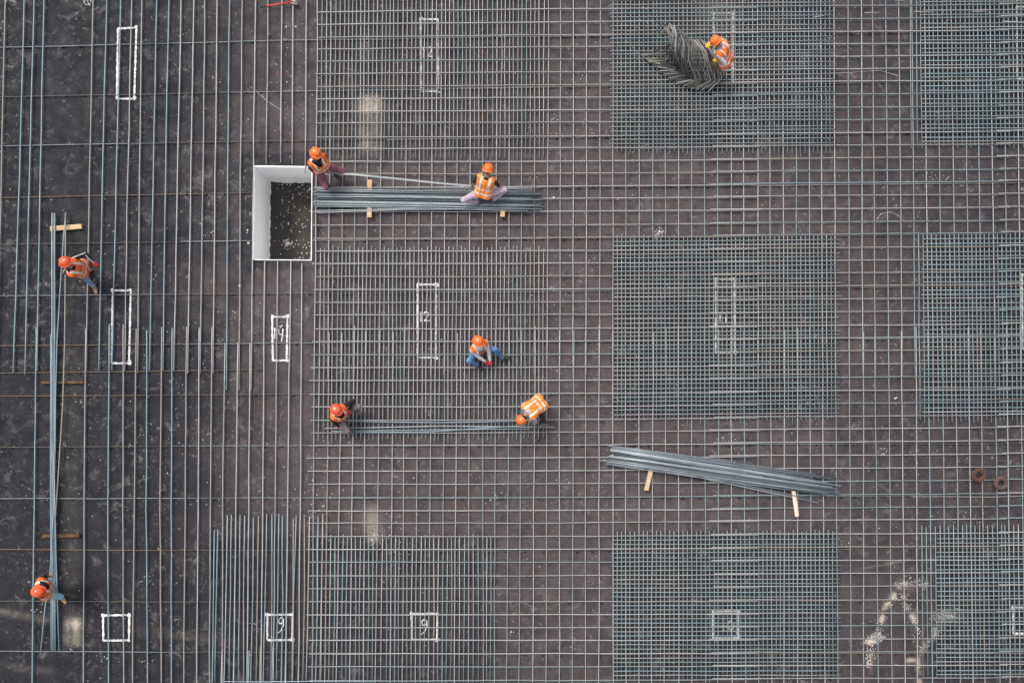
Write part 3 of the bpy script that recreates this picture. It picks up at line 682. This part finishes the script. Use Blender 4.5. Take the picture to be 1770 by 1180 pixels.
loose([at(1222, 161, ZT + .02), at(1243, 136, ZT + .1), at(1239, 115, .45)], M['brownsteel'], 'single bent bar dropped just below the heap near the worker boots', 'single bent bar below the heap', .010, 0, 'bent_bar')

# rusty coils of tie wire
def coil(px, py, R0, r0, m, label, tiltx):
    base = at(px, py, ZT); root = empty('wire_coil', base, label, 'wire coil', 'two wire coils at right')
    for k in range(14):
        pts = []; a1 = random.random() * 6; a2 = 2 * math.pi * k / 14; rr = R0 + r0 * math.cos(a2) * .85 + random.uniform(-.004, .004); zz = r0 + r0 * math.sin(a2) * .85
        for q in range(26):
            an = 2 * math.pi * q / 26
            x, y, z = rr * math.cos(an) * 1.04, rr * math.sin(an), zz + .006 * math.sin(2 * an + a1)
            pts.append(Vector((x, y * math.cos(tiltx), z + (y + R0) * math.sin(tiltx))))
        me = tube_mesh(pts, .0085, 6, 'wire_loop', closed=True); me.materials.append(m if k % 3 else M['coil'])
        o = link('wire_loop', me, root)
    return root
coil(1689, 820.5, .122, .042, M['coil'], 'round rusty brown coil of wire, left of the two', .08)
coil(1727, 834, .122, .042, M['coil2'], 'greyish rusty coil of wire, right of the two', .15)

# red bolt cutter at the top edge
bc = empty('bolt_cutter', at(504, 4, .11), 'red handled bolt cutter lying across the bars at the top edge', 'bolt cutter')
def bpart(name, pts, r, m, radii=None, sides=8):
    P = [Vector(p) - bc.location for p in pts]; me = tube_mesh(P, r, sides, name, radii); me.materials.append(m); return link(name, me, bc)
bpart('handle', [at(459, 10.8, .11), at(480, 7.6, .115), at(503, 4, .12)], .015, M['redtool'])
bpart('grip', [at(450, 13, .10), at(459.5, 10.8, .11)], .017, M['rubber'])
bpart('handle', [at(502, 4.5, .125), at(503.5, -3, .125), at(508, -28, .12)], .015, M['redtool'])
bpart('grip', [at(508, -28, .12), at(509.5, -38, .12)], .017, M['rubber'])
for dy in (-2.2, 2.2):
    bpart('jaw', [at(502, 4 + dy * .6, .12), at(508, 4 + dy, .12), at(513, 6 + dy * .9, .12), at(515, 6.5, .12)], .012, M['jaw'], [.012, .022, .017, .005])
bpart('pivot_bolt', [at(508.5, 5, .10), at(508.5, 5, .155)], .017, M['jaw'])

# scattered debris on the membrane
pts = []
for k in range(2600):
    x, y = random.uniform(-40, 1810), random.uniform(-40, 1220)
    if random.random() < .5: x = random.gauss(700, 420); y = random.gauss(520, 350)
    if 425 < x < 548 and 275 < y < 458: continue
    p = at(x, y); pts.append((p.x, p.y, .001))
crumbs('fine_debris', pts, .003, .012, M['crumb2'])
pts2 = []
for k in range(60):
    cx, cy = random.uniform(0, 1770), random.uniform(0, 1180)
    if 400 < cx < 560 and 255 < cy < 475: continue
    for q in range(random.randint(3, 14)):
        x, y = random.gauss(cx, 7), random.gauss(cy, 7); p = at(x, y); pts2.append((p.x, p.y, .001))
for (x, y, s) in ((428, 398, .03), (429, 420, .035), (414, 494, .035), (1010, 402, .02), (1138, 403, .03), (957, 342, .03), (1255, 822, .02), (437, 395, .02)):
    pass
for k in range(900):
    a_ = random.choice([[(1508, 1108), (1520, 1085), (1530, 1050), (1545, 1030)], [(1552, 1012), (1575, 1005), (1600, 1012)], [(1548, 1030), (1565, 1032), (1572, 1055), (1585, 1080), (1590, 1095)], [(1590, 1125), (1600, 1110), (1615, 1095), (1622, 1085)], [(1500, 1108), (1525, 1098)], [(1615, 1068), (1650, 1062)], [(1500, 1150), (1506, 1120)]])
    i_ = random.randrange(len(a_) - 1); t_ = random.random()
    p = at(lerp(a_[i_][0], a_[i_ + 1][0], t_) + random.gauss(0, 4.5), lerp(a_[i_][1], a_[i_ + 1][1], t_) + random.gauss(0, 4.5)); pts2.append((p.x, p.y, .001))
for (x_, y_, s_, n_) in ((640, 182, 12, 60), (645, 930, 9, 60), (690, 940, 22, 50), (1138, 402, 6, 40), (860, 520, 90, 60), (560, 850, 40, 60), (1260, 780, 18, 60), (500, 130, 30, 50), (250, 750, 80, 60), (300, 690, 90, 60), (1560, 850, 60, 60), (1290, 490, 40, 20)):
    for k in range(n_):
        p = at(random.gauss(x_, s_), random.gauss(y_, s_)); pts2.append((p.x, p.y, .001))
crumbs('white_debris', pts2, .004, .016, M['crumb'])
crumbs('mortar_lumps', [tuple(at(x, y, .001)) for x, y in ((428, 398), (429.5, 420), (414, 494), (427, 402), (957, 342), (1137, 404), (1134, 412), (1140, 400), (1547, 688), (1550, 687), (511, 46), (495, 47))], .02, .04, M['crumb'])

#PEOPLE#
# ------------------------------------------------------------------ people
def tcap(a, b, ra, rb):
    """tapered capsule as vertices of two spheres"""
    bm = bmesh.new()
    for p, r_ in ((a, ra), (b, rb)):
        bmesh.ops.create_icosphere(bm, subdivisions=2, radius=r_, matrix=Matrix.Translation(p))
    bmesh.ops.convex_hull(bm, input=bm.verts[:])
    loose_ = [v for v in bm.verts if not v.link_faces]
    bmesh.ops.delete(bm, geom=loose_, context='VERTS')
    me = bpy.data.meshes.new('tmp'); bm.to_mesh(me); bm.free(); return me
def fuse(name, prims, voxel, mats, smooth=2, post=None):
    """prims: (tag, a, b, ra, rb). one continuous surface; each face takes the material of the nearest primitive"""
    bm = bmesh.new()
    for _, a, b, ra, rb in prims:
        me = tcap(a, b, ra, rb); bm.from_mesh(me); bpy.data.meshes.remove(me)
    me = bpy.data.meshes.new(name); bm.to_mesh(me); bm.free()
    o = bpy.data.objects.new(name, me); COL.objects.link(o)
    md = o.modifiers.new('r', 'REMESH'); md.mode = 'VOXEL'; md.voxel_size = voxel; md.use_smooth_shade = True
    ms = o.modifiers.new('s', 'SMOOTH'); ms.factor = .5; ms.iterations = smooth
    dg = bpy.context.evaluated_depsgraph_get(); dg.update()
    out = bpy.data.meshes.new_from_object(o.evaluated_get(dg), depsgraph=dg)
    bpy.data.objects.remove(o); bpy.data.meshes.remove(me); out.name = name
    names = list(mats.keys())
    out.materials.clear()
    for k in names: out.materials.append(mats[k])
    nf = len(out.polygons); ce = np.empty(nf * 3); out.polygons.foreach_get('center', ce); ce = ce.reshape(-1, 3)
    best = np.full(nf, 1e9); idx = np.zeros(nf, int)
    for tag_, a, b, ra, rb in prims:
        A, B = np.array(a), np.array(b); d = B - A; L = d @ d + 1e-9
        t = np.clip(((ce - A) @ d) / L, 0, 1); dist = np.linalg.norm(ce - A - t[:, None] * d, axis=1) - (ra + (rb - ra) * t)
        m_ = dist < best; best[m_] = dist[m_]; idx[m_] = names.index(tag_)
    if post is not None: idx = post(ce, idx, names)
    out.polygons.foreach_set('material_index', idx.astype(np.int32)); out.polygons.foreach_set('use_smooth', [True] * nf); out.update()
    return out
def ik(a, target, l1, l2, hint):
    v = target - a; d = min(v.length, (l1 + l2) * .995); d = max(d, abs(l1 - l2) + .05)
    u = v.normalized(); h = (hint - u * hint.dot(u)).normalized()
    x = (l1 * l1 - l2 * l2 + d * d) / (2 * d); y = math.sqrt(max(0, l1 * l1 - x * x))
    return a + u * x + h * y, a + u * d
def fm(name, c, rough=.85, noise=.3, nscale=18, c2=None, bump=.5): return mat(name, c, rough, 0, noise, nscale, c2, bump, 30)
VEST = fm('vest_orange', (0.95, 0.20, 0.025), .7, c2=(.80, .12, .015), nscale=9)
VESTL = fm('vest_light_orange', (0.98, 0.32, 0.05), .7, c2=(.90, .22, .03), nscale=9)
BAND = fm('reflective_band', (0.85, 0.80, 0.72), .4, c2=(.70, .62, .52), nscale=12)
SKIN = fm('skin', (0.42, 0.22, 0.14), .6, .15, bump=.1)
HAIR = fm('hair', (0.012, 0.010, 0.009), .7, .2)
LIPS = fm('lips', (0.33, 0.12, 0.10), .5, .1, bump=.05)
EYE = mat('eye', (0.02, 0.015, 0.012), .2)
HEL = mat('helmet_orange', (0.93, 0.17, 0.02), .28, coat=.4, noise=.08)
HELR = mat('helmet_red_orange', (0.88, 0.11, 0.03), .25, coat=.5, noise=.1)
BLACK = fm('black_cloth', (0.016, 0.016, 0.018), .9, .3)
NAVY = fm('navy_cloth', (0.02, 0.022, 0.045), .9, .3)
WHITEC = fm('white_patterned_cloth', (0.62, 0.58, 0.58), .85, c2=(.28, .26, .32), nscale=26)
LINEN = fm('pale_cloth', (0.66, 0.63, 0.58), .85, .2)
JEANS = fm('blue_jeans', (0.12, 0.27, 0.46), .9, c2=(.05, .12, .25), nscale=7)
JEANSL = fm('washed_jeans', (0.27, 0.36, 0.48), .9, c2=(.13, .20, .32), nscale=7)
AQUA = fm('light_blue_trousers', (0.36, 0.60, 0.66), .9, c2=(.22, .42, .50), nscale=7)
MAROON = fm('maroon_trousers', (0.20, 0.075, 0.095), .9, c2=(.12, .05, .07), nscale=8)
OLIVE = fm('olive_trousers', (0.20, 0.155, 0.085), .9, c2=(.11, .085, .05), nscale=10)
GREYT = fm('grey_trousers', (0.20, 0.17, 0.155), .9, c2=(.10, .085, .08), nscale=9)
PINKT = fm('dusty_lilac_trousers', (0.55, 0.44, 0.50), .9, c2=(.32, .25, .31), nscale=20)
BROWNT = fm('dark_brown_trousers', (0.045, 0.028, 0.022), .9, .3)
BOOTT = fm('tan_boot', (0.40, 0.25, 0.13), .7, .3)
BOOTD = fm('dark_boot', (0.035, 0.03, 0.028), .7, .3)
BOOTG = fm('grey_boot', (0.16, 0.14, 0.135), .7, .3)
BOOTB = fm('brown_boot', (0.36, 0.15, 0.06), .7, .3)
REDG = fm('red_glove', (0.72, 0.03, 0.03), .8, .2)
YELG = fm('yellow_glove', (0.90, 0.52, 0.02), .8, .2)
ORG = fm('orange_red_glove', (0.85, 0.12, 0.03), .8, .2)
GREYC = fm('grey_cloth', (0.20, 0.20, 0.24), .85, .3)

def person(label, pelvis, neck, head, facing, ankles, hands, knees, elbows, shirt, trousers, boots, gloves, vest=VEST, helmet=HEL, hel_hair=False, bare=0.0, pinstripe=None,
           trunk_twist=None, look=None, foot_dir=None, finger_dir=None, curl=1.0, stripes=False):
    V = lambda p: at(*p)
    pel = V(pelvis); nk = V(neck); hd = V(head); f0 = Vector((*facing, 0)).normalized()
    s = (nk - pel).normalized(); nk = pel + s * .50 * .94
    r = f0.cross(Vector((0, 0, 1))).normalized(); r = (r - s * r.dot(s)).normalized(); fr = s.cross(r).normalized()
    if trunk_twist:  # shoulders line given in world
        r2 = Vector((*trunk_twist, 0)); r2 = (r2 - s * r2.dot(s)).normalized()
    else: r2 = r
    fr2 = s.cross(r2).normalized()
    hdir = (hd - nk).normalized(); hd = nk + hdir * .20 * .94
    root = empty('person', Vector(((V(ankles[0]).x + V(ankles[1]).x) / 2, (V(ankles[0]).y + V(ankles[1]).y) / 2, min(V(ankles[0]).z, V(ankles[1]).z) - .09)), label, 'person')
    root['group'] = 'workers in orange vests tying rebar'
    SC = .94
    L = lambda p: (Vector(p) - root.location) / SC
    pel, nk, hd = L(pel), L(nk), L(hd)
    P = []
    # torso
    for sx in (-1, 1):
        P += [('t', pel + r * .085 * sx, pel + r * .10 * sx - s * .06 - fr * .02, .115, .115), ('sh', pel + r * .06 * sx + s * .04, pel + r * .065 * sx + s * .18, .112, .108),
              ('sh', pel + r * .065 * sx + s * .18, pel + r2 * .085 * sx + s * .36, .108, .120), ('sh', pel + r2 * .085 * sx + s * .36, pel + r2 * .16 * sx + s * .44, .118, .075),
              ('sh', pel + r2 * .05 * sx + s * .44, pel + r2 * .165 * sx + s * .445, .085, .07)]
        P += [('t', pel + r * .07 * sx - fr * .06, pel + r * .075 * sx - fr * .05 - s * .05, .09, .09)]
    P += [('sh', pel, pel + s * .42, .115, .12), ('skin', nk - s * .05, hd - hdir * .06, .062, .056)]
    # head
    lf = Vector((*(look or facing), 0)).normalized(); hf = (lf - hdir * lf.dot(hdir)).normalized(); hr = hf.cross(hdir).normalized()
    P += [('hair', hd + hdir * .035 - hf * .025, hd + hdir * .01 - hf * .045, .092, .088), ('skin', hd + hdir * .02 + hf * .02, hd - hdir * .03 + hf * .025, .082, .072),
          ('skin', hd - hdir * .03 + hf * .03, hd - hdir * .085 + hf * .045, .062, .040), ('skin', hd + hdir * .0 + hf * .098, hd - hdir * .03 + hf * .112, .010, .016),
          ('lips', hd - hdir * .062 + hf * .085 - hr * .016, hd - hdir * .062 + hf * .085 + hr * .016, .008, .008),
          ('skin', hd + hdir * .022 + hf * .088 - hr * .035, hd + hdir * .022 + hf * .088 + hr * .035, .012, .012)]
    for sx in (-1, 1): P.append(('skin', hd + hr * .083 * sx + hdir * .012, hd + hr * .086 * sx - hdir * .025, .016, .011))
    # legs
    vz = []
    for k, sx in enumerate((-1, 1)):
        hip = pel + r * .10 * sx - s * .06
        kn, an = ik(hip, L(V(ankles[k])), .44, .43, Vector(knees[k]).normalized())
        fd = Vector((*(foot_dir[k] if foot_dir else facing), 0)).normalized(); side = Vector((-fd.y, fd.x, 0))
        P += [('t', hip, kn, .100, .068), ('t', hip.lerp(kn, .15), hip.lerp(kn, .6), .102, .086), ('t', kn, kn.lerp(an, .35), .068, .066)]
        if bare and k == 1: P += [('skin', kn.lerp(an, .2), an, .052, .04)]
        else: P += [('t', kn.lerp(an, .35), an.lerp(kn, .08), .064, .054)]
        an0 = an; sole = an0 - Vector((0, 0, .055))
        P += [('b', an0 + Vector((0, 0, .02)), sole - fd * .03, .052, .042), ('b', sole - fd * .035, sole + fd * .06, .040, .042), ('b', sole + fd * .06 + side * .008, sole + fd * .165 - Vector((0, 0, .008)), .044, .032),
              ('b', sole + fd * .06 - side * .015, sole + fd * .15 - side * .012 - Vector((0, 0, .008)), .038, .030)]
    # arms and hands
    for k, sx in enumerate((-1, 1)):
        shd = pel + r2 * .19 * sx + s * .435
        el, wr = ik(shd, L(V(hands[k])), .29, .25, Vector(elbows[k]).normalized())
        sleeve = shirt[k] if isinstance(shirt, (list, tuple)) else 'full'
        P += [('sh', shd, el, .062, .048)]
        if sleeve == 'short': P += [('skin', shd.lerp(el, .75), el, .043, .042), ('skin', el, wr, .042, .028)]
        else: P += [('sh', el, el.lerp(wr, .85), .049, .037), ('skin', el.lerp(wr, .8), wr, .031, .028)]
        if stripes and k == 1:
            for o_ in (-.02, .02): P += [('st', shd + Vector((0, o_, .052)), el + Vector((0, o_, .040)), .012, .012), ('st', el + Vector((0, o_, .040)), wr + Vector((0, o_, .026)), .012, .010)]
        a_ = (wr - el).normalized()
        if finger_dir and finger_dir[k]: a_ = (Vector(finger_dir[k]).normalized() + a_ * .4).normalized()
        dn = Vector((0, 0, -1)); pn = (dn - a_ * dn.dot(a_))
        pn = pn.normalized() if pn.length > .2 else (f0 - a_ * f0.dot(a_)).normalized()     # palm normal
        sd = a_.cross(pn).normalized()
        for q in (-.026, 0, .026): P.append(('g%d' % k, wr + a_ * .005 + sd * q * .6, wr + a_ * .082 + sd * q, .021, .018))
        for q, ln in ((-.036, .85), (-.012, 1.0), (.012, .94), (.036, .75)):
            b0 = wr + a_ * .085 + sd * q; c = curl
            p1 = b0 + (a_ * .9 + pn * .35 * c).normalized() * .042 * ln; p2 = p1 + (a_ * .35 + pn * .9 * c).normalized() * .028 * ln; p3 = p2 + (-a_ * .4 * c + pn * .7).normalized() * .020 * ln
            P += [('g%d' % k, b0, p1, .0105, .0098), ('g%d' % k, p1, p2, .0098, .009), ('g%d' % k, p2, p3, .009, .008)]
        tb = wr + a_ * .03 - sd * .03 * sx; t1 = tb + (a_ * .6 - sd * .7 * sx + pn * .4).normalized() * .04; t2 = t1 + (a_ * .7 + pn * .7).normalized() * .032
        P += [('g%d' % k, tb, t1, .014, .011), ('g%d' % k, t1, t2, .011, .009)]
    mats = {'sh': None, 't': trousers, 'b': boots, 'skin': SKIN, 'hair': HAIR, 'lips': LIPS, 'g0': gloves[0] or SKIN, 'g1': gloves[1] or SKIN}
    if stripes: mats['st'] = LINEN
    mats['sh'] = pinstripe if pinstripe else person.shirt
    me = fuse('body', P, .0075, mats)
    body = link('body', me, root)
    # eyes
    for sx in (-1, 1):
        em = bpy.data.meshes.new('eye'); bm = bmesh.new(); bmesh.ops.create_icosphere(bm, subdivisions=1, radius=.010, matrix=Matrix.Translation(hd + hf * .098 + hr * .03 * sx + hdir * .004)); bm.to_mesh(em); bm.free()
        em.materials.append(EYE); link('eye', em, root)
    # vest: a looser shell over the trunk
    Q = []
    g = .026
    for sx in (-1, 1):
        Q += [('v', pel + r * .09 * sx - s * .07 - fr * .025, pel + r * .07 * sx + s * .16, .122 + g, .108 + g), ('v', pel + r * .065 * sx + s * .16, pel + r2 * .088 * sx + s * .36, .108 + g, .120 + g),
              ('v', pel + r2 * .085 * sx + s * .38, pel + r2 * .135 * sx + s * .44, .112 + g * .8, .078 + g)]
    Q += [('v', pel - s * .02, pel + s * .40, .115 + g, .115 + g)]
    pel_a, s_a, r_a = np.array(pel), np.array(s), np.array(r2)
    def band(ce, idx, names):
        t = (ce - pel_a) @ s_a; u = np.abs((ce - pel_a) @ r_a)
        m_ = ((t > .02) & (t < .065)) | ((t > .155) & (t < .20)) | ((u > .085) & (u < .13) & (t > .18))
        idx = idx.copy(); idx[m_] = names.index('w'); 
        return idx
    def cut(me_):
        return me_
    vm = fuse('vest', Q, .011, {'v': vest, 'w': BAND}, 2, band)
    # open the neck, hem and front of the vest
    bm = bmesh.new(); bm.from_mesh(vm); dele = []
    fr_a, nk_a = fr2, nk
    for fc in bm.faces:
        c = fc.calc_center_median(); t = (c - pel).dot(s); u = abs((c - pel).dot(r2)); w_ = (c - pel).dot(fr2)
        if (u < .045 + max(0, (t - .38)) * .5 and w_ > 0 and t > .30) or (u < .055 and t > .49): dele.append(fc)
    bmesh.ops.delete(bm, geom=dele, context='FACES')
    bmesh.ops.bisect_plane(bm, geom=bm.verts[:] + bm.edges[:] + bm.faces[:], plane_co=pel - s * .085, plane_no=s, clear_inner=True)
    for v in bm.verts:
        if v.link_faces: v.co += v.normal * (.006 * math.sin(v.co.x * 47 + v.co.z * 31) * math.cos(v.co.y * 53))
    bm.to_mesh(vm); bm.free()
    link('vest', vm, root)
    # helmet
    if helmet is not None:
        bm = bmesh.new(); rings = []; prof = [(.150, -.012), (.148, -.002), (.128, .004), (.127, .03), (.118, .065), (.098, .098), (.066, .120), (.03, .130)]
        ns = 28
        for (rr, zz) in prof:
            ring = []
            for q in range(ns):
                an = 2 * math.pi * q / ns; ex = 1.14 + (.18 if (rr > .14 and math.cos(an) > .4) else 0) * (math.cos(an) - .4)
                ridge = .010 * max(0, 1 - abs(math.sin(an)) / .28) if .03 < zz < .125 else 0
                p = hf * rr * math.cos(an) * ex * .92 + hr * rr * math.sin(an) * .92 + hdir * (zz + ridge)
                ring.append(bm.verts.new(hd + hdir * .035 + hf * -.008 + p))
            rings.append(ring)
        for a_, b_ in zip(rings[:-1], rings[1:]):
            for q in range(ns): bm.faces.new((a_[q], a_[(q + 1) % ns], b_[(q + 1) % ns], b_[q]))
        bm.faces.new(rings[-1]); bmesh.ops.recalc_face_normals(bm, faces=bm.faces[:])
        for f_ in bm.faces: f_.smooth = True
        hm = bpy.data.meshes.new('helmet'); bm.to_mesh(hm); bm.free(); hm.materials.append(helmet); link('helmet', hm, root)
    for ch in root.children: ch.data.transform(Matrix.Scale(SC, 4))
    return root
ZG = ZH + RB           # standing on the bars
A_ = ZG + .10
E2 = (Vector((0, 0, -1)),) * 2
up3 = (0, 0, 1)
person.shirt = GREYC
person('worker in yellow gloves bending over the heap of bent bars', (1253, 103, .88), (1246, 80, 1.30), (1236, 70, 1.42), (-.9, .35), [(1239, 119, A_), (1249, 127, A_)], [(1240, 105, 1.0), (1227, 75, 1.15)],
       [(-1, .2, .2), (-1, -.1, .2)], [(.6, -.5, -.3), (.2, .8, -.4)], ('short', 'full'), OLIVE, BOOTB, (YELG, YELG), pinstripe=WHITEC)
person('worker in black shirt and maroon trousers crouching at the pit corner', (556, 289, .74), (547, 276, 1.17), (546, 267, 1.36), (.55, -.85), [(577, 297, A_), (563, 315, A_)], [(558, 291, .62), (541.5, 297, .58)],
       [(.9, -.2, .5), (.3, -.8, .6)], [(.4, .3, -1), (-.9, -.1, -.7)], 'full', MAROON, BOOTD, (ORG, REDG), pinstripe=BLACK)
person('worker seen from behind squatting on the right part of the long pile', (836, 331, .60), (841, 306, 1.0), (844, 290, 1.17), (.25, .97), [(827, 349, .33), (852, 346, .33)],
       [(816, 322, .46), (866, 325, .42)], [(-.3, .5, .8), (.3, .5, .8)], [(-.9, .1, -.2), (.7, -.9, -.1)], ('short', 'short'), PINKT, BOOTG, (None, None), vest=VESTL, pinstripe=BLACK)
person('worker in light jeans and black striped sleeve walking beside the left bundle', (139, 464, .82), (124, 462, 1.26), (115, 455, 1.44), (-.9, .1), [(153, 466, .095), (162, 495, .095)], [(109, 468, .75), (162, 453, 1.0)],
       [(-1, .1, .3), (-1, .1, .3)], [(-.4, -.6, -.4), (.3, .9, .1)], 'full', JEANSL, BOOTT, (None, REDG), helmet=HELR, pinstripe=BLACK, foot_dir=[(-.9, .2), (.3, -1)], stripes=True)
person('worker in blue jeans and pale sleeves sitting on the middle mat', (829, 604, .27), (828, 597, .74), (827, 590, .92), (.5, -.85), [(826, 630, .2), (869, 619, .2)][::-1], [(847, 624.5, .40), (842, 627, .34)],
       [(.25, .2, 1), (-.5, -.4, .9)], [(.5, .6, -.4), (-.9, -.5, -.1)], 'full', JEANS, BOOTD, (REDG, REDG), pinstripe=LINEN, foot_dir=[(1, .1), (.7, -.7)])
person('worker with grey trousers and red gloves kneeling at the left end of the middle bars', (590, 717, .46), (584, 712, .90), (582, 709, 1.08), (.75, -.65), [(615, 709, A_), (601, 742, A_)], [(603, 709, .65), (586, 737, .40)],
       [(.8, .4, .7), (.5, -.6, .7)], [(.5, .8, -.1), (-.9, -.4, -.2)], 'full', GREYT, BOOTG, (REDG, REDG), helmet=HELR, pinstripe=BLACK)
person('worker bent far forward at the right end of the middle bars', (931, 698, .84), (915, 710, 1.12), (906, 719, 1.22), (-.75, -.66), [(925, 722, A_), (943, 734, A_)], [(926, 738, .34), (911, 736, .36)],
       [(-.8, -.5, .2), (-.8, -.5, .2)], [(.8, -.3, .2), (-.8, .2, .2)], 'full', BROWNT, BOOTG, (None, None), vest=VESTL, pinstripe=WHITEC, look=(-.75, -.66))
person('lowest worker at far left in light blue trousers and tan shoe leaning over the bundle', (80, 1019, .84), (70, 1014, 1.28), (67, 1021, 1.46), (.95, .15), [(80, 1015, .095), (105, 1032, .095)], [(85, 995, .62), (84, 1017, .70)],
       [(1, 0, .3), (1, 0, .3)], [(.3, .9, .1), (.1, -.9, -.3)], ('short', 'full'), AQUA, BOOTT, (None, None), helmet=HELR, pinstripe=BLACK, foot_dir=[(.9, -.2), (.5, -.8)])
